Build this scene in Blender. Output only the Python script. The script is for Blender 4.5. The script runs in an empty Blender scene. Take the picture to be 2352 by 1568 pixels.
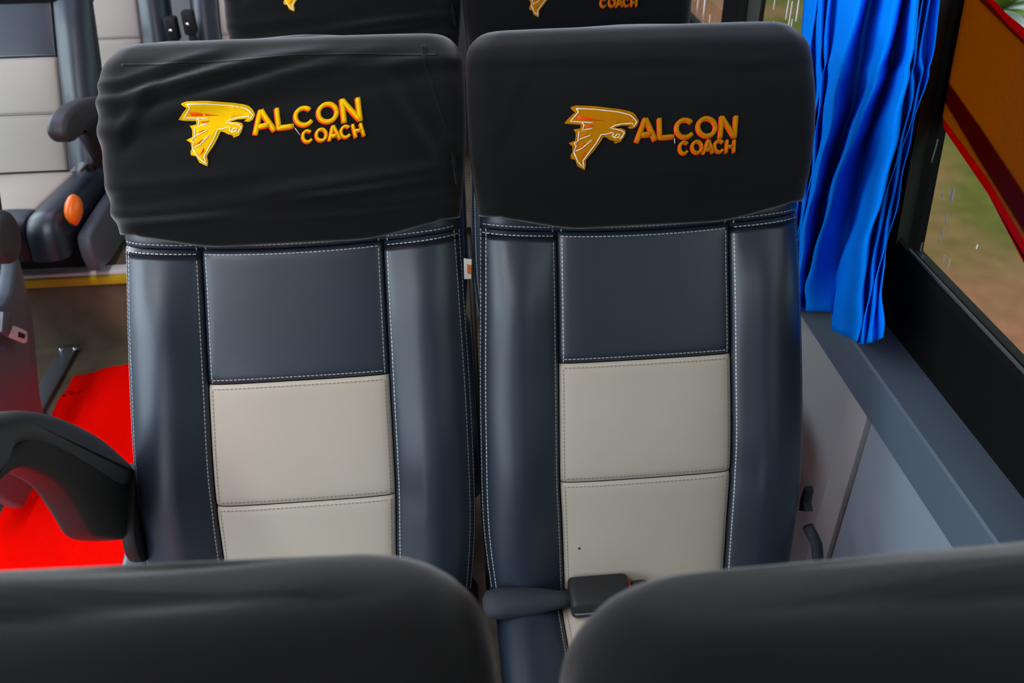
import bpy, bmesh, math, random
import numpy as np
from mathutils import Vector, Matrix

# ------------------------------------------------------------------ camera, daylight, exposure
SC = bpy.context.scene
COL = SC.collection
cam_data = bpy.data.cameras.new('camera')
cam = bpy.data.objects.new('camera', cam_data); COL.objects.link(cam)
cam_data.sensor_width = 36.0
cam_data.lens = 30.689
cam_data.clip_start = 0.02
cam.matrix_world = Matrix(((0.996080, 0.058498, -0.066345, 0.0), (-0.087904, 0.571379, -0.815965, 0.0),
                           (-0.009824, 0.818599, 0.574282, 1.5), (0, 0, 0, 1)))
cam_data.dof.use_dof = True
cam_data.dof.focus_distance = 1.1
cam_data.dof.aperture_fstop = 9.0
SC.camera = cam
SC.view_settings.view_transform = 'Standard'
SC.view_settings.look = 'None'
SC.view_settings.gamma = 1.0
SC.view_settings.use_curve_mapping = False
SC.view_settings.exposure = 0.95
SC.cycles.use_denoising = True
SC.cycles.adaptive_threshold = 0.02
SC.cycles.max_bounces = 6
SC.cycles.diffuse_bounces = 4
SC.cycles.transparent_max_bounces = 12

world = bpy.data.worlds.new('overcast_sky'); SC.world = world
world.use_nodes = True
wn = world.node_tree.nodes; wl = world.node_tree.links
wbg = wn['Background']
wtc = wn.new('ShaderNodeTexCoord'); wsep = wn.new('ShaderNodeSeparateXYZ'); wrp = wn.new('ShaderNodeValToRGB')
wl.new(wtc.outputs['Generated'], wsep.inputs[0]); wl.new(wsep.outputs['Z'], wrp.inputs[0])
wrp.color_ramp.elements[0].color = (0.78, 0.86, 0.95, 1); wrp.color_ramp.elements[0].position = 0.0
wrp.color_ramp.elements[1].color = (0.84, 0.93, 1.06, 1); wrp.color_ramp.elements[1].position = 1.0
wl.new(wrp.outputs[0], wbg.inputs['Color'])
wbg.inputs['Strength'].default_value = 4.8

def portal(name, loc, rot, sx, sy):          # guides the sampling of the sky through an opening, gives no light itself
    l = bpy.data.lights.new(name, 'AREA'); l.shape = 'RECTANGLE'; l.size = sx; l.size_y = sy
    l.cycles.is_portal = True
    o = bpy.data.objects.new(name, l); COL.objects.link(o); o.location = loc; o.rotation_euler = rot
portal('sky_portal_left', (-2.06, 0.0, 1.28), (0, -math.pi / 2, 0), 0.9, 7.0)
portal('sky_portal_right', (0.76, 0.0, 1.28), (0, math.pi / 2, 0), 0.9, 7.0)
portal('sky_portal_front', (-0.65, -3.50, 1.72), (math.pi / 2, 0, 0), 2.7, 0.66)

# ------------------------------------------------------------------ helpers
def hermite(pts):
    xs = np.array([p[0] for p in pts], float); ys = np.array([p[1] for p in pts], float)
    m = np.gradient(ys, xs)
    def f(x):
        x = np.clip(np.asarray(x, float), xs[0], xs[-1])
        i = np.clip(np.searchsorted(xs, x) - 1, 0, len(xs) - 2)
        d = xs[i + 1] - xs[i]; t = (x - xs[i]) / d
        return ((2*t**3 - 3*t**2 + 1)*ys[i] + (t**3 - 2*t**2 + t)*d*m[i]
                + (-2*t**3 + 3*t**2)*ys[i + 1] + (t**3 - t**2)*d*m[i + 1])
    return f
def sstep(a, b, x):
    t = np.clip((np.asarray(x, float) - a) / (b - a), 0, 1); return t*t*(3 - 2*t)

def link(name, me, mats, parent=None):
    o = bpy.data.objects.new(name, me)
    for m in (mats if isinstance(mats, (list, tuple)) else [mats]): me.materials.append(m)
    COL.objects.link(o); o.parent = parent
    return o
def mesh(name, verts, faces, mats, parent=None, smooth=True, mi=None):
    me = bpy.data.meshes.new(name)
    me.from_pydata([tuple(map(float, v)) for v in verts], [], faces)
    me.update()
    if smooth: me.polygons.foreach_set('use_smooth', [True]*len(me.polygons))
    if mi is not None: me.polygons.foreach_set('material_index', mi)
    return link(name, me, mats, parent)
def bm_mesh(name, bm, mats, parent=None, smooth=False):
    bmesh.ops.recalc_face_normals(bm, faces=bm.faces)
    me = bpy.data.meshes.new(name); bm.to_mesh(me); bm.free()
    if smooth: me.polygons.foreach_set('use_smooth', [True]*len(me.polygons))
    return link(name, me, mats, parent)
def autosmooth(o, ang=40):
    me = o.data; me.polygons.foreach_set('use_smooth', [True]*len(me.polygons))
    me.set_sharp_from_angle(angle=math.radians(ang))
    return o
def grid_faces(nu, nv, flip=False, closed_u=False, off=0):
    F = []
    for j in range(nv - 1):
        for i in range(nu if closed_u else nu - 1):
            i2 = (i + 1) % nu
            q = (off + j*nu + i, off + j*nu + i2, off + (j + 1)*nu + i2, off + (j + 1)*nu + i)
            F.append(q[::-1] if flip else q)
    return F
def box(name, lo, hi, mat, parent=None, bevel=0.0, seg=2):
    bm = bmesh.new(); bmesh.ops.create_cube(bm, size=1)
    for v in bm.verts:
        v.co = Vector([lo[k] + (v.co[k] + 0.5)*(hi[k] - lo[k]) for k in range(3)])
    if bevel: bmesh.ops.bevel(bm, geom=list(bm.edges), offset=bevel, segments=seg, profile=0.5, affect='EDGES')
    o = bm_mesh(name, bm, mat, parent)
    if bevel: autosmooth(o)
    return o
def prism(name, outline, axis, a, b, mat, parent=None, bevel=0.0, seg=2):
    """outline: 2D points; extruded along axis 'x' (points are y,z) or 'y' (points are x,z) from a to b."""
    bm = bmesh.new()
    mk = (lambda p, t: (t, p[0], p[1])) if axis == 'x' else ((lambda p, t: (p[0], t, p[1])) if axis == 'y' else (lambda p, t: (p[0], p[1], t)))
    A = [bm.verts.new(mk(p, a)) for p in outline]; B = [bm.verts.new(mk(p, b)) for p in outline]
    n = len(A); bm.faces.new(A); bm.faces.new(B[::-1])
    for i in range(n): bm.faces.new((A[i], B[i], B[(i + 1) % n], A[(i + 1) % n]))
    bmesh.ops.recalc_face_normals(bm, faces=bm.faces)
    if bevel:
        ed = [e for e in bm.edges if len(e.link_faces) == 2 and any(len(f.verts) == n and n > 4 or f.normal.dot(Vector(mk((0, 0), 1))) ** 2 > 0.9 for f in e.link_faces)]
        bmesh.ops.bevel(bm, geom=ed, offset=bevel, segments=seg, profile=0.5, affect='EDGES')
    o = bm_mesh(name, bm, mat, parent)
    return autosmooth(o, 35)
def smooth_outline(pts, it=2):
    for _ in range(it):
        q = []
        for i in range(len(pts)):
            a, b = np.array(pts[i]), np.array(pts[(i + 1) % len(pts)])
            q += [tuple(a*0.75 + b*0.25), tuple(a*0.25 + b*0.75)]
        pts = q
    return pts
def tube(name, pts, r, mat, parent=None, n=10, closed=False):
    P = [Vector(p) for p in pts]; V = []; F = []
    m = len(P)
    for i, p in enumerate(P):
        t = (P[(i + 1) % m] - P[i - 1]) if closed else (P[min(i + 1, m - 1)] - P[max(i - 1, 0)])
        t.normalize()
        ref = Vector((0, 0, 1)) if abs(t.z) < 0.9 else Vector((1, 0, 0))
        u = t.cross(ref).normalized(); w = t.cross(u)
        rr = r[i] if isinstance(r, (list, tuple)) else r
        for k in range(n):
            a = 2*math.pi*k/n; V.append(p + u*(math.cos(a)*rr) + w*(math.sin(a)*rr))
    F = grid_faces(n, m, closed_u=True)
    if closed: F += [((m - 1)*n + k, (m - 1)*n + (k + 1) % n, (k + 1) % n, k) for k in range(n)]
    else: F += [tuple(range(n))[::-1], tuple((m - 1)*n + k for k in range(n))]
    return mesh(name, V, F, mat, parent)
def disc(name, c, axis, r, half, mat, parent=None, n=32, dome=0.0):
    """short round boss along the x axis with an optional dome"""
    V = []; F = []
    prof = [(-half, 0.0), (-half, r*0.96), (-half*0.7, r), (half*0.7, r), (half, r*0.94), (half + dome*0.6, r*0.6), (half + dome, 0.0)]
    for (t, rr) in prof:
        for k in range(n):
            a = 2*math.pi*k/n; V.append((c[0] + t*axis, c[1] + rr*math.cos(a), c[2] + rr*math.sin(a)))
    return mesh(name, V, grid_faces(n, len(prof), closed_u=True), mat, parent)
def empty(name, loc):
    o = bpy.data.objects.new(name, None); COL.objects.link(o); o.location = loc; o.empty_display_size = 0.1
    return o
def tag(o, label=None, cat=None, group=None, kind=None):
    if label: o['label'] = label
    if cat: o['category'] = cat
    if group: o['group'] = group
    if kind: o['kind'] = kind
    return o
def copy_tree(o, parent=None):
    c = o.copy(); COL.objects.link(c); c.parent = parent
    for ch in [x for x in bpy.data.objects if x.parent == o]: copy_tree(ch, c)
    return c

# ------------------------------------------------------------------ materials
def mat(name, col, rough=0.5, spec=0.5, metal=0.0, bump=None, var=None, sheen=0.0, coat=0.0):
    m = bpy.data.materials.new(name); m.use_nodes = True
    nt = m.node_tree; b = nt.nodes['Principled BSDF']
    b.inputs['Base Color'].default_value = (*col, 1); b.inputs['Roughness'].default_value = rough
    b.inputs['Specular IOR Level'].default_value = spec; b.inputs['Metallic'].default_value = metal
    if sheen: b.inputs['Sheen Weight'].default_value = sheen; b.inputs['Sheen Roughness'].default_value = 0.37
    if coat: b.inputs['Coat Weight'].default_value = coat; b.inputs['Coat Roughness'].default_value = 0.25
    tc = nt.nodes.new('ShaderNodeTexCoord')
    if var:
        scale, c2, amt = var
        nz = nt.nodes.new('ShaderNodeTexNoise'); nz.inputs['Scale'].default_value = scale; nz.inputs['Detail'].default_value = 5
        rp = nt.nodes.new('ShaderNodeValToRGB')
        rp.color_ramp.elements[0].position = 0.5 - 0.5*amt; rp.color_ramp.elements[1].position = 0.5 + 0.5*amt
        rp.color_ramp.elements[0].color = (*col, 1); rp.color_ramp.elements[1].color = (*c2, 1)
        nt.links.new(tc.outputs['Object'], nz.inputs['Vector']); nt.links.new(nz.outputs['Fac'], rp.inputs[0])
        nt.links.new(rp.outputs[0], b.inputs['Base Color'])
    if bump:
        kind, scale, strength, dist = bump
        if kind == 'voronoi':
            t = nt.nodes.new('ShaderNodeTexVoronoi'); t.inputs['Scale'].default_value = scale; out = t.outputs['Distance']
        else:
            t = nt.nodes.new('ShaderNodeTexNoise'); t.inputs['Scale'].default_value = scale; t.inputs['Detail'].default_value = 3; out = t.outputs['Fac']
        bp = nt.nodes.new('ShaderNodeBump'); bp.inputs['Strength'].default_value = strength; bp.inputs['Distance'].default_value = dist
        nt.links.new(tc.outputs['Object'], t.inputs['Vector']); nt.links.new(out, bp.inputs['Height']); nt.links.new(bp.outputs[0], b.inputs['Normal'])
    return m
M = {}
M['leather'] = mat('charcoal_leather', (0.0098, 0.0172, 0.0305), 0.42, 0.62, bump=('voronoi', 900, 0.12, 0.0006), var=(9, (0.0122, 0.0205, 0.0355), 0.6))
M['beige'] = mat('beige_leather', (0.44, 0.392, 0.325), 0.5, 0.3, bump=('voronoi', 900, 0.12, 0.0006), var=(7, (0.405, 0.358, 0.295), 0.7))
M['cover'] = mat('black_knit_cover', (0.0046, 0.0048, 0.0052), 0.9, 0.05, bump=('noise', 1400, 0.35, 0.0008), var=(12, (0.0066, 0.0068, 0.0072), 0.7), sheen=0.44)
M['yellow'] = mat('yellow_thread', (0.70, 0.42, 0.001), 0.7, 0.03, bump=('noise', 1800, 0.4, 0.0006), var=(160, (0.65, 0.37, 0.001), 0.6))
M['shaded_yellow'] = mat('shaded_yellow_thread', (0.44, 0.165, 0.001), 0.7, 0.03, bump=('noise', 1800, 0.4, 0.0006), var=(160, (0.38, 0.14, 0.001), 0.6))  # yellow thread copy, darkened for the weaker light and sheen on right-hand seats
M['red_thread'] = mat('red_thread', (0.75, 0.06, 0.003), 0.6, 0.08)
M['white_thread'] = mat('white_thread', (0.80, 0.74, 0.66), 0.5, 0.4)
M['stitch'] = mat('pale_stitch_thread', (0.48, 0.48, 0.46), 0.6, 0.3)
M['stitch_tan'] = mat('tan_stitch_thread', (0.22, 0.19, 0.15), 0.7, 0.2)
M['black'] = mat('black_plastic', (0.012, 0.012, 0.013), 0.55, 0.4, bump=('noise', 700, 0.2, 0.0005))
M['armpad'] = mat('soft_charcoal_plastic', (0.042, 0.044, 0.049), 0.5, 0.45, bump=('noise', 600, 0.25, 0.0006))
M['grey_plastic'] = mat('slate_grey_plastic', (0.085, 0.10, 0.125), 0.4, 0.5, bump=('noise', 500, 0.15, 0.0004))
M['shell'] = mat('dark_back_shell', (0.02, 0.022, 0.026), 0.5, 0.4)
M['steel'] = mat('polished_steel', (0.75, 0.76, 0.78), 0.22, 0.5, metal=1.0)
M['webbing'] = mat('black_webbing', (0.022, 0.028, 0.036), 0.7, 0.3, bump=('noise', 1000, 0.5, 0.001))
M['orange'] = mat('orange_knob_plastic', (0.95, 0.17, 0.004), 0.35, 0.5)
M['carpet'] = mat('red_carpet_pile', (0.95, 0.002, 0.001), 0.95, 0.0, bump=('noise', 420, 0.5, 0.004), var=(60, (0.99, 0.004, 0.0015), 0.6))
M['vinyl'] = mat('brown_wood_vinyl', (0.075, 0.055, 0.035), 0.5, 0.4, bump=('noise', 150, 0.2, 0.001), var=(11, (0.17, 0.13, 0.085), 0.5))
M['wall'] = mat('blue_grey_wall_panel', (0.225, 0.265, 0.325), 0.55, 0.4, bump=('noise', 900, 0.15, 0.0004))
M['wall_warm'] = mat('warm_grey_wall_panel', (0.32, 0.31, 0.315), 0.55, 0.4, bump=('noise', 900, 0.15, 0.0004))
M['ledge'] = mat('blue_grey_ledge', (0.085, 0.115, 0.155), 0.35, 0.5)
M['frame'] = mat('black_window_rubber', (0.004, 0.004, 0.004), 0.7, 0.10)
M['seal'] = mat('grey_window_seal', (0.10, 0.10, 0.10), 0.5, 0.3)
M['ceil'] = mat('pale_ceiling_trim', (0.55, 0.55, 0.56), 0.7, 0.2)
M['nosing'] = mat('white_nosing', (0.72, 0.70, 0.72), 0.35, 0.5)
M['yellow_strip'] = mat('yellow_nosing', (0.55, 0.40, 0.01), 0.5, 0.4)
M['bright'] = mat('bright_plated_metal', (0.85, 0.84, 0.82), 0.35, 0.5, metal=0.3)
M['alu'] = mat('dull_aluminium', (0.22, 0.24, 0.27), 0.4, 0.5, metal=0.6)
M['tagw'] = mat('woven_label', (0.55, 0.52, 0.50), 0.7, 0.2)
M['tago'] = mat('orange_print', (0.5, 0.12, 0.02), 0.7, 0.2)
M['drop'] = mat('rain_water', (0.85, 0.86, 0.88), 0.3, 0.5)
M['leaf'] = mat('green_leaf', (0.14, 0.22, 0.03), 0.5, 0.4)
M['puddle'] = mat('wet_pale_concrete', (0.42, 0.42, 0.43), 0.4, 0.5)

def cloth_mat():
    m = mat('bright_blue_curtain', (0.0003, 0.235, 0.98), 0.7, 0.03, bump=('noise', 900, 0.25, 0.0006))
    nt = m.node_tree; b = nt.nodes['Principled BSDF']; out = nt.nodes['Material Output']
    t = nt.nodes.new('ShaderNodeBsdfTranslucent'); t.inputs[0].default_value = (0.0002, 0.18, 0.9, 1)
    mx = nt.nodes.new('ShaderNodeMixShader'); mx.inputs[0].default_value = 0.1
    nt.links.new(b.outputs[0], mx.inputs[1]); nt.links.new(t.outputs[0], mx.inputs[2]); nt.links.new(mx.outputs[0], out.inputs[0]); return m
M['curtain'] = cloth_mat()
def glass_mat(name='window_glass', tint=(0.82, 0.86, 0.84)):
    m = bpy.data.materials.new(name); m.use_nodes = True; nt = m.node_tree; nt.nodes.clear()
    out = nt.nodes.new('ShaderNodeOutputMaterial'); mx = nt.nodes.new('ShaderNodeMixShader'); lw = nt.nodes.new('ShaderNodeLayerWeight'); fr = nt.nodes.new('ShaderNodeMath'); fr.operation = 'POWER'
    lw.inputs['Blend'].default_value = 0.5; fr.inputs[1].default_value = 4.8; nt.links.new(lw.outputs['Facing'], fr.inputs[0])
    tr = nt.nodes.new('ShaderNodeBsdfTransparent'); tr.inputs[0].default_value = (*tint, 1)
    gl = nt.nodes.new('ShaderNodeBsdfGlossy'); gl.inputs['Roughness'].default_value = 0.02
    nt.links.new(fr.outputs[0], mx.inputs[0]); nt.links.new(tr.outputs[0], mx.inputs[1]); nt.links.new(gl.outputs[0], mx.inputs[2])
    nt.links.new(mx.outputs[0], out.inputs[0]); return m
M['glass'] = glass_mat('tinted_window_glass', (0.40, 0.43, 0.40))
M['clear'] = glass_mat('clear_window_glass', (0.92, 0.95, 0.95))
def film_mat(name, col, trans):
    m = bpy.data.materials.new(name); m.use_nodes = True; nt = m.node_tree; nt.nodes.clear()
    out = nt.nodes.new('ShaderNodeOutputMaterial'); mx = nt.nodes.new('ShaderNodeMixShader'); mx.inputs[0].default_value = 0.55
    d = nt.nodes.new('ShaderNodeBsdfDiffuse'); d.inputs[0].default_value = (*col, 1)
    t = nt.nodes.new('ShaderNodeBsdfTranslucent'); t.inputs[0].default_value = (*trans, 1)
    nt.links.new(d.outputs[0], mx.inputs[1]); nt.links.new(t.outputs[0], mx.inputs[2]); nt.links.new(mx.outputs[0], out.inputs[0]); return m
M['film_orange'] = film_mat('orange_film', (0.10, 0.03, 0.002), (0.80, 0.34, 0.002))
M['film_brown'] = film_mat('brown_film', (0.10, 0.02, 0.001), (0.80, 0.14, 0.001))
M['film_red'] = film_mat('red_film', (0.35, 0.004, 0.003), (0.95, 0.004, 0.002))
def ground_mat():
    m = bpy.data.materials.new('muddy_grass_ground'); m.use_nodes = True; nt = m.node_tree; b = nt.nodes['Principled BSDF']
    tc = nt.nodes.new('ShaderNodeTexCoord')
    n1 = nt.nodes.new('ShaderNodeTexNoise'); n1.inputs['Scale'].default_value = 0.55; n1.inputs['Detail'].default_value = 6
    r1 = nt.nodes.new('ShaderNodeValToRGB'); e = r1.color_ramp.elements
    e[0].position = 0.40; e[0].color = (0.37, 0.145, 0.082, 1); e[1].position = 0.60; e[1].color = (0.14, 0.123, 0.023, 1)
    x = r1.color_ramp.elements.new(0.5); x.color = (0.26, 0.14, 0.06, 1)
    sp = nt.nodes.new('ShaderNodeSeparateXYZ'); mr = nt.nodes.new('ShaderNodeMapRange')
    mr.inputs['From Min'].default_value = 2.9; mr.inputs['From Max'].default_value = 4.4; mr.inputs['To Min'].default_value = -0.17; mr.inputs['To Max'].default_value = 0.20
    ad = nt.nodes.new('ShaderNodeMath'); ad.operation = 'ADD'
    nt.links.new(tc.outputs['Object'], n1.inputs['Vector']); nt.links.new(tc.outputs['Object'], sp.inputs[0]); nt.links.new(sp.outputs['X'], mr.inputs['Value'])
    nt.links.new(n1.outputs['Fac'], ad.inputs[0]); nt.links.new(mr.outputs[0], ad.inputs[1]); nt.links.new(ad.outputs[0], r1.inputs[0])
    n2 = nt.nodes.new('ShaderNodeTexNoise'); n2.inputs['Scale'].default_value = 9; n2.inputs['Detail'].default_value = 6
    mx = nt.nodes.new('ShaderNodeMix'); mx.data_type = 'RGBA'; mx.blend_type = 'MULTIPLY'; mx.inputs[0].default_value = 0.5
    nt.links.new(tc.outputs['Object'], n2.inputs['Vector']); nt.links.new(r1.outputs[0], mx.inputs[6]); nt.links.new(n2.outputs['Fac'], mx.inputs[7])
    nt.links.new(mx.outputs[2], b.inputs['Base Color']); b.inputs['Roughness'].default_value = 0.9; b.inputs['Specular IOR Level'].default_value = 0.05
    return m
M['ground'] = ground_mat()

# ------------------------------------------------------------------ measured outlines (metres): emblem and letters on the cover, curtain pleats
LOGO_L={'outline':[(-0.1108,0.6352),(-0.105,0.6372),(-0.082,0.6366),(-0.0529,0.6337),(-0.0424,0.6319),(-0.0365,0.63),(-0.0323,0.6262),(-0.0294,0.6218),(-0.0292,0.6189),(-0.0316,0.6144),(-0.0355,0.6127),(-0.0399,0.6133),(-0.0375,0.6163),(-0.0483,0.6161),(-0.0543,0.6146),(-0.0581,0.612),(-0.0487,0.6117),(-0.0439,0.6103),(-0.0427,0.6073),(-0.0447,0.6019),(-0.0477,0.5974),(-0.0536,0.5953),(-0.0546,0.5983),(-0.0604,0.5997),(-0.0639,0.6021),(-0.0681,0.603),(-0.0695,0.6015),(-0.0731,0.5945),(-0.0782,0.5865),(-0.0844,0.5785),(-0.0867,0.5745),(-0.0857,0.569),(-0.086,0.5637),(-0.0944,0.5684),(-0.0979,0.5759),(-0.1038,0.5773),(-0.1037,0.5808),(-0.1021,0.5838),(-0.103,0.5912),(-0.108,0.5941),(-0.101,0.5966),(-0.1005,0.6031),(-0.1016,0.6075),(-0.1042,0.6097),(-0.0964,0.611),(-0.0966,0.6164),(-0.1162,0.6176),(-0.1109,0.6235),(-0.1046,0.63)],'white':[[(-0.1046,0.6343),(-0.0837,0.6339),(-0.0546,0.6312),(-0.0398,0.628),(-0.034,0.6237),(-0.0305,0.6198),(-0.0342,0.6144),(-0.0353,0.6183),(-0.0486,0.6176),(-0.0565,0.6155),(-0.0614,0.6125),(-0.0474,0.6097),(-0.044,0.6073),(-0.0455,0.6038),(-0.0486,0.5998)],[(-0.1046,0.6343),(-0.1016,0.6305),(-0.1098,0.6196),(-0.0825,0.6183)],[(-0.0958,0.6179),(-0.0932,0.6155),(-0.0947,0.6095),(-0.0827,0.612)],[(-0.0986,0.608),(-0.0984,0.6031),(-0.0988,0.5982),(-0.0842,0.6041)],[(-0.0972,0.5977),(-0.1024,0.5942),(-0.0997,0.5912),(-0.1016,0.5843),(-0.0929,0.5883),(-0.0819,0.5984)],[(-0.1015,0.5838),(-0.0983,0.5788),(-0.0955,0.5734),(-0.0867,0.5655),(-0.089,0.5745),(-0.0848,0.5815),(-0.0762,0.5945),(-0.0715,0.605),(-0.0663,0.605),(-0.0595,0.6074),(-0.0568,0.6064),(-0.0579,0.6035),(-0.055,0.6012),(-0.0499,0.602),(-0.0489,0.6053),(-0.053,0.6052),(-0.0551,0.6022)]],'red':[[(-0.1035,0.6256),(-0.0963,0.6252),(-0.0706,0.6209),(-0.1014,0.6212)],[(-0.0913,0.615),(-0.0811,0.6151),(-0.084,0.6136),(-0.0916,0.613)],[(-0.0952,0.6022),(-0.0869,0.6052),(-0.0907,0.6028)],[(-0.0981,0.5888),(-0.0891,0.5948),(-0.0931,0.5898)],[(-0.0936,0.5766),(-0.0885,0.5846),(-0.0895,0.58)]],'eye':[[(-0.042,0.6255),(-0.0382,0.6241)]],'letters':[('A',[(-0.0343,0.6243),(-0.0084,0.6281),(-0.0298,0.597),(-0.0037,0.6009)]),('L',[(-0.0053,0.6266),(0.0141,0.6288),(-0.0026,0.6009),(0.0169,0.603)]),('C',[(0.0161,0.6258),(0.0394,0.6291),(0.019,0.603),(0.0424,0.6062)]),('O',[(0.0432,0.6294),(0.0681,0.6327),(0.0451,0.6056),(0.0702,0.6088)]),('N',[(0.0709,0.6341),(0.0947,0.6353),(0.0733,0.6066),(0.0973,0.6083)]),('c',[(0.0253,0.5995),(0.0378,0.6011),(0.0266,0.5847),(0.0392,0.5863)]),('o',[(0.0413,0.6008),(0.0547,0.6023),(0.0421,0.5855),(0.0558,0.5874)]),('a',[(0.0551,0.6036),(0.0697,0.6053),(0.0566,0.5865),(0.0714,0.5882)]),('c',[(0.0702,0.603),(0.083,0.6046),(0.071,0.588),(0.084,0.5901)]),('h',[(0.0836,0.6046),(0.0961,0.6056),(0.0872,0.5889),(0.1002,0.5905)])],'tail':[(0.0174,0.603),(0.0204,0.5986),(0.0232,0.5945)]}
LOGO_R={'outline':[(-0.0964,0.613),(-0.0901,0.6147),(-0.0669,0.6128),(-0.0378,0.6082),(-0.0274,0.6058),(-0.0217,0.6036),(-0.0181,0.5994),(-0.0158,0.5948),(-0.016,0.5918),(-0.0192,0.5874),(-0.0234,0.5859),(-0.0278,0.5868),(-0.0249,0.5897),(-0.0359,0.5901),(-0.0422,0.5889),(-0.0464,0.5865),(-0.037,0.5857),(-0.0323,0.5839),(-0.0316,0.5809),(-0.0344,0.5755),(-0.0381,0.5711),(-0.0444,0.5693),(-0.0449,0.5724),(-0.0507,0.5741),(-0.0538,0.5768),(-0.058,0.578),(-0.0595,0.5765),(-0.0643,0.5697),(-0.0707,0.5618),(-0.0782,0.5541),(-0.0812,0.5501),(-0.0809,0.5445),(-0.0821,0.5392),(-0.0898,0.5444),(-0.0923,0.5521),(-0.098,0.5539),(-0.0975,0.5574),(-0.0953,0.5604),(-0.0952,0.5679),(-0.0998,0.5712),(-0.0922,0.5734),(-0.0908,0.5798),(-0.0912,0.5844),(-0.0936,0.5868),(-0.0854,0.5876),(-0.0848,0.5931),(-0.1045,0.5954),(-0.0982,0.6011),(-0.0908,0.6073)],'white':[[(-0.0902,0.6118),(-0.069,0.6101),(-0.0399,0.6058),(-0.0254,0.6017),(-0.0202,0.597),(-0.0172,0.5929),(-0.0218,0.5875),(-0.0223,0.5916),(-0.0359,0.5916),(-0.0443,0.59),(-0.0497,0.5872),(-0.0359,0.5836),(-0.0328,0.581),(-0.0349,0.5775),(-0.0386,0.5736)],[(-0.0902,0.6118),(-0.0877,0.6077),(-0.0977,0.5971),(-0.0703,0.5942)],[(-0.0838,0.5946),(-0.0815,0.592),(-0.0839,0.5861),(-0.0714,0.5879)],[(-0.0881,0.5848),(-0.0887,0.5798),(-0.0898,0.5748),(-0.0741,0.58)],[(-0.0883,0.5742),(-0.0941,0.5709),(-0.0917,0.5678),(-0.0948,0.5609),(-0.0853,0.5645),(-0.0726,0.5741)],[(-0.0948,0.5604),(-0.0923,0.5552),(-0.0903,0.5495),(-0.0826,0.541),(-0.0835,0.5502),(-0.0781,0.5571),(-0.0675,0.5698),(-0.0611,0.5801),(-0.0558,0.5799),(-0.0485,0.5819),(-0.0459,0.5808),(-0.0475,0.5778),(-0.0449,0.5754),(-0.0397,0.5759),(-0.0381,0.5792),(-0.0423,0.5793),(-0.0449,0.5764)]],'red':[[(-0.0904,0.6028),(-0.0831,0.602),(-0.0577,0.5962),(-0.0889,0.5983)],[(-0.0797,0.5914),(-0.0693,0.591),(-0.0724,0.5896),(-0.0802,0.5894)],[(-0.0856,0.5786),(-0.0767,0.5813),(-0.0809,0.579)],[(-0.0905,0.5652),(-0.0805,0.5709),(-0.0853,0.566)],[(-0.0878,0.5527),(-0.0814,0.5605),(-0.0832,0.5559)]],'eye':[[(-0.028,0.5993),(-0.0243,0.5977)]],'letters':[('A',[(-0.0191,0.5978),(0.0071,0.5979),(-0.019,0.5693),(0.0076,0.5707)]),('L',[(0.0087,0.5966),(0.0286,0.597),(0.0087,0.5711),(0.0288,0.5718)]),('C',[(0.0297,0.5952),(0.0545,0.5955),(0.0309,0.5709),(0.0558,0.5717)]),('O',[(0.0561,0.5959),(0.0814,0.5964),(0.0579,0.5714),(0.0834,0.5718)]),('N',[(0.0862,0.5962),(0.1091,0.5956),(0.084,0.57),(0.1069,0.5695)]),('c',[(0.0351,0.5683),(0.0473,0.5682),(0.0352,0.5524),(0.0475,0.5527)]),('o',[(0.0503,0.5687),(0.0643,0.5685),(0.0509,0.5525),(0.0647,0.5528)]),('a',[(0.0648,0.5691),(0.0787,0.5692),(0.0645,0.5517),(0.0786,0.5526)]),('c',[(0.0784,0.5682),(0.0918,0.5679),(0.0789,0.5523),(0.0923,0.5526)]),('h',[(0.0936,0.5676),(0.1059,0.5673),(0.0928,0.5519),(0.1057,0.552)])],'tail':[(0.0289,0.5726),(0.0293,0.5657)]}
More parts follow.
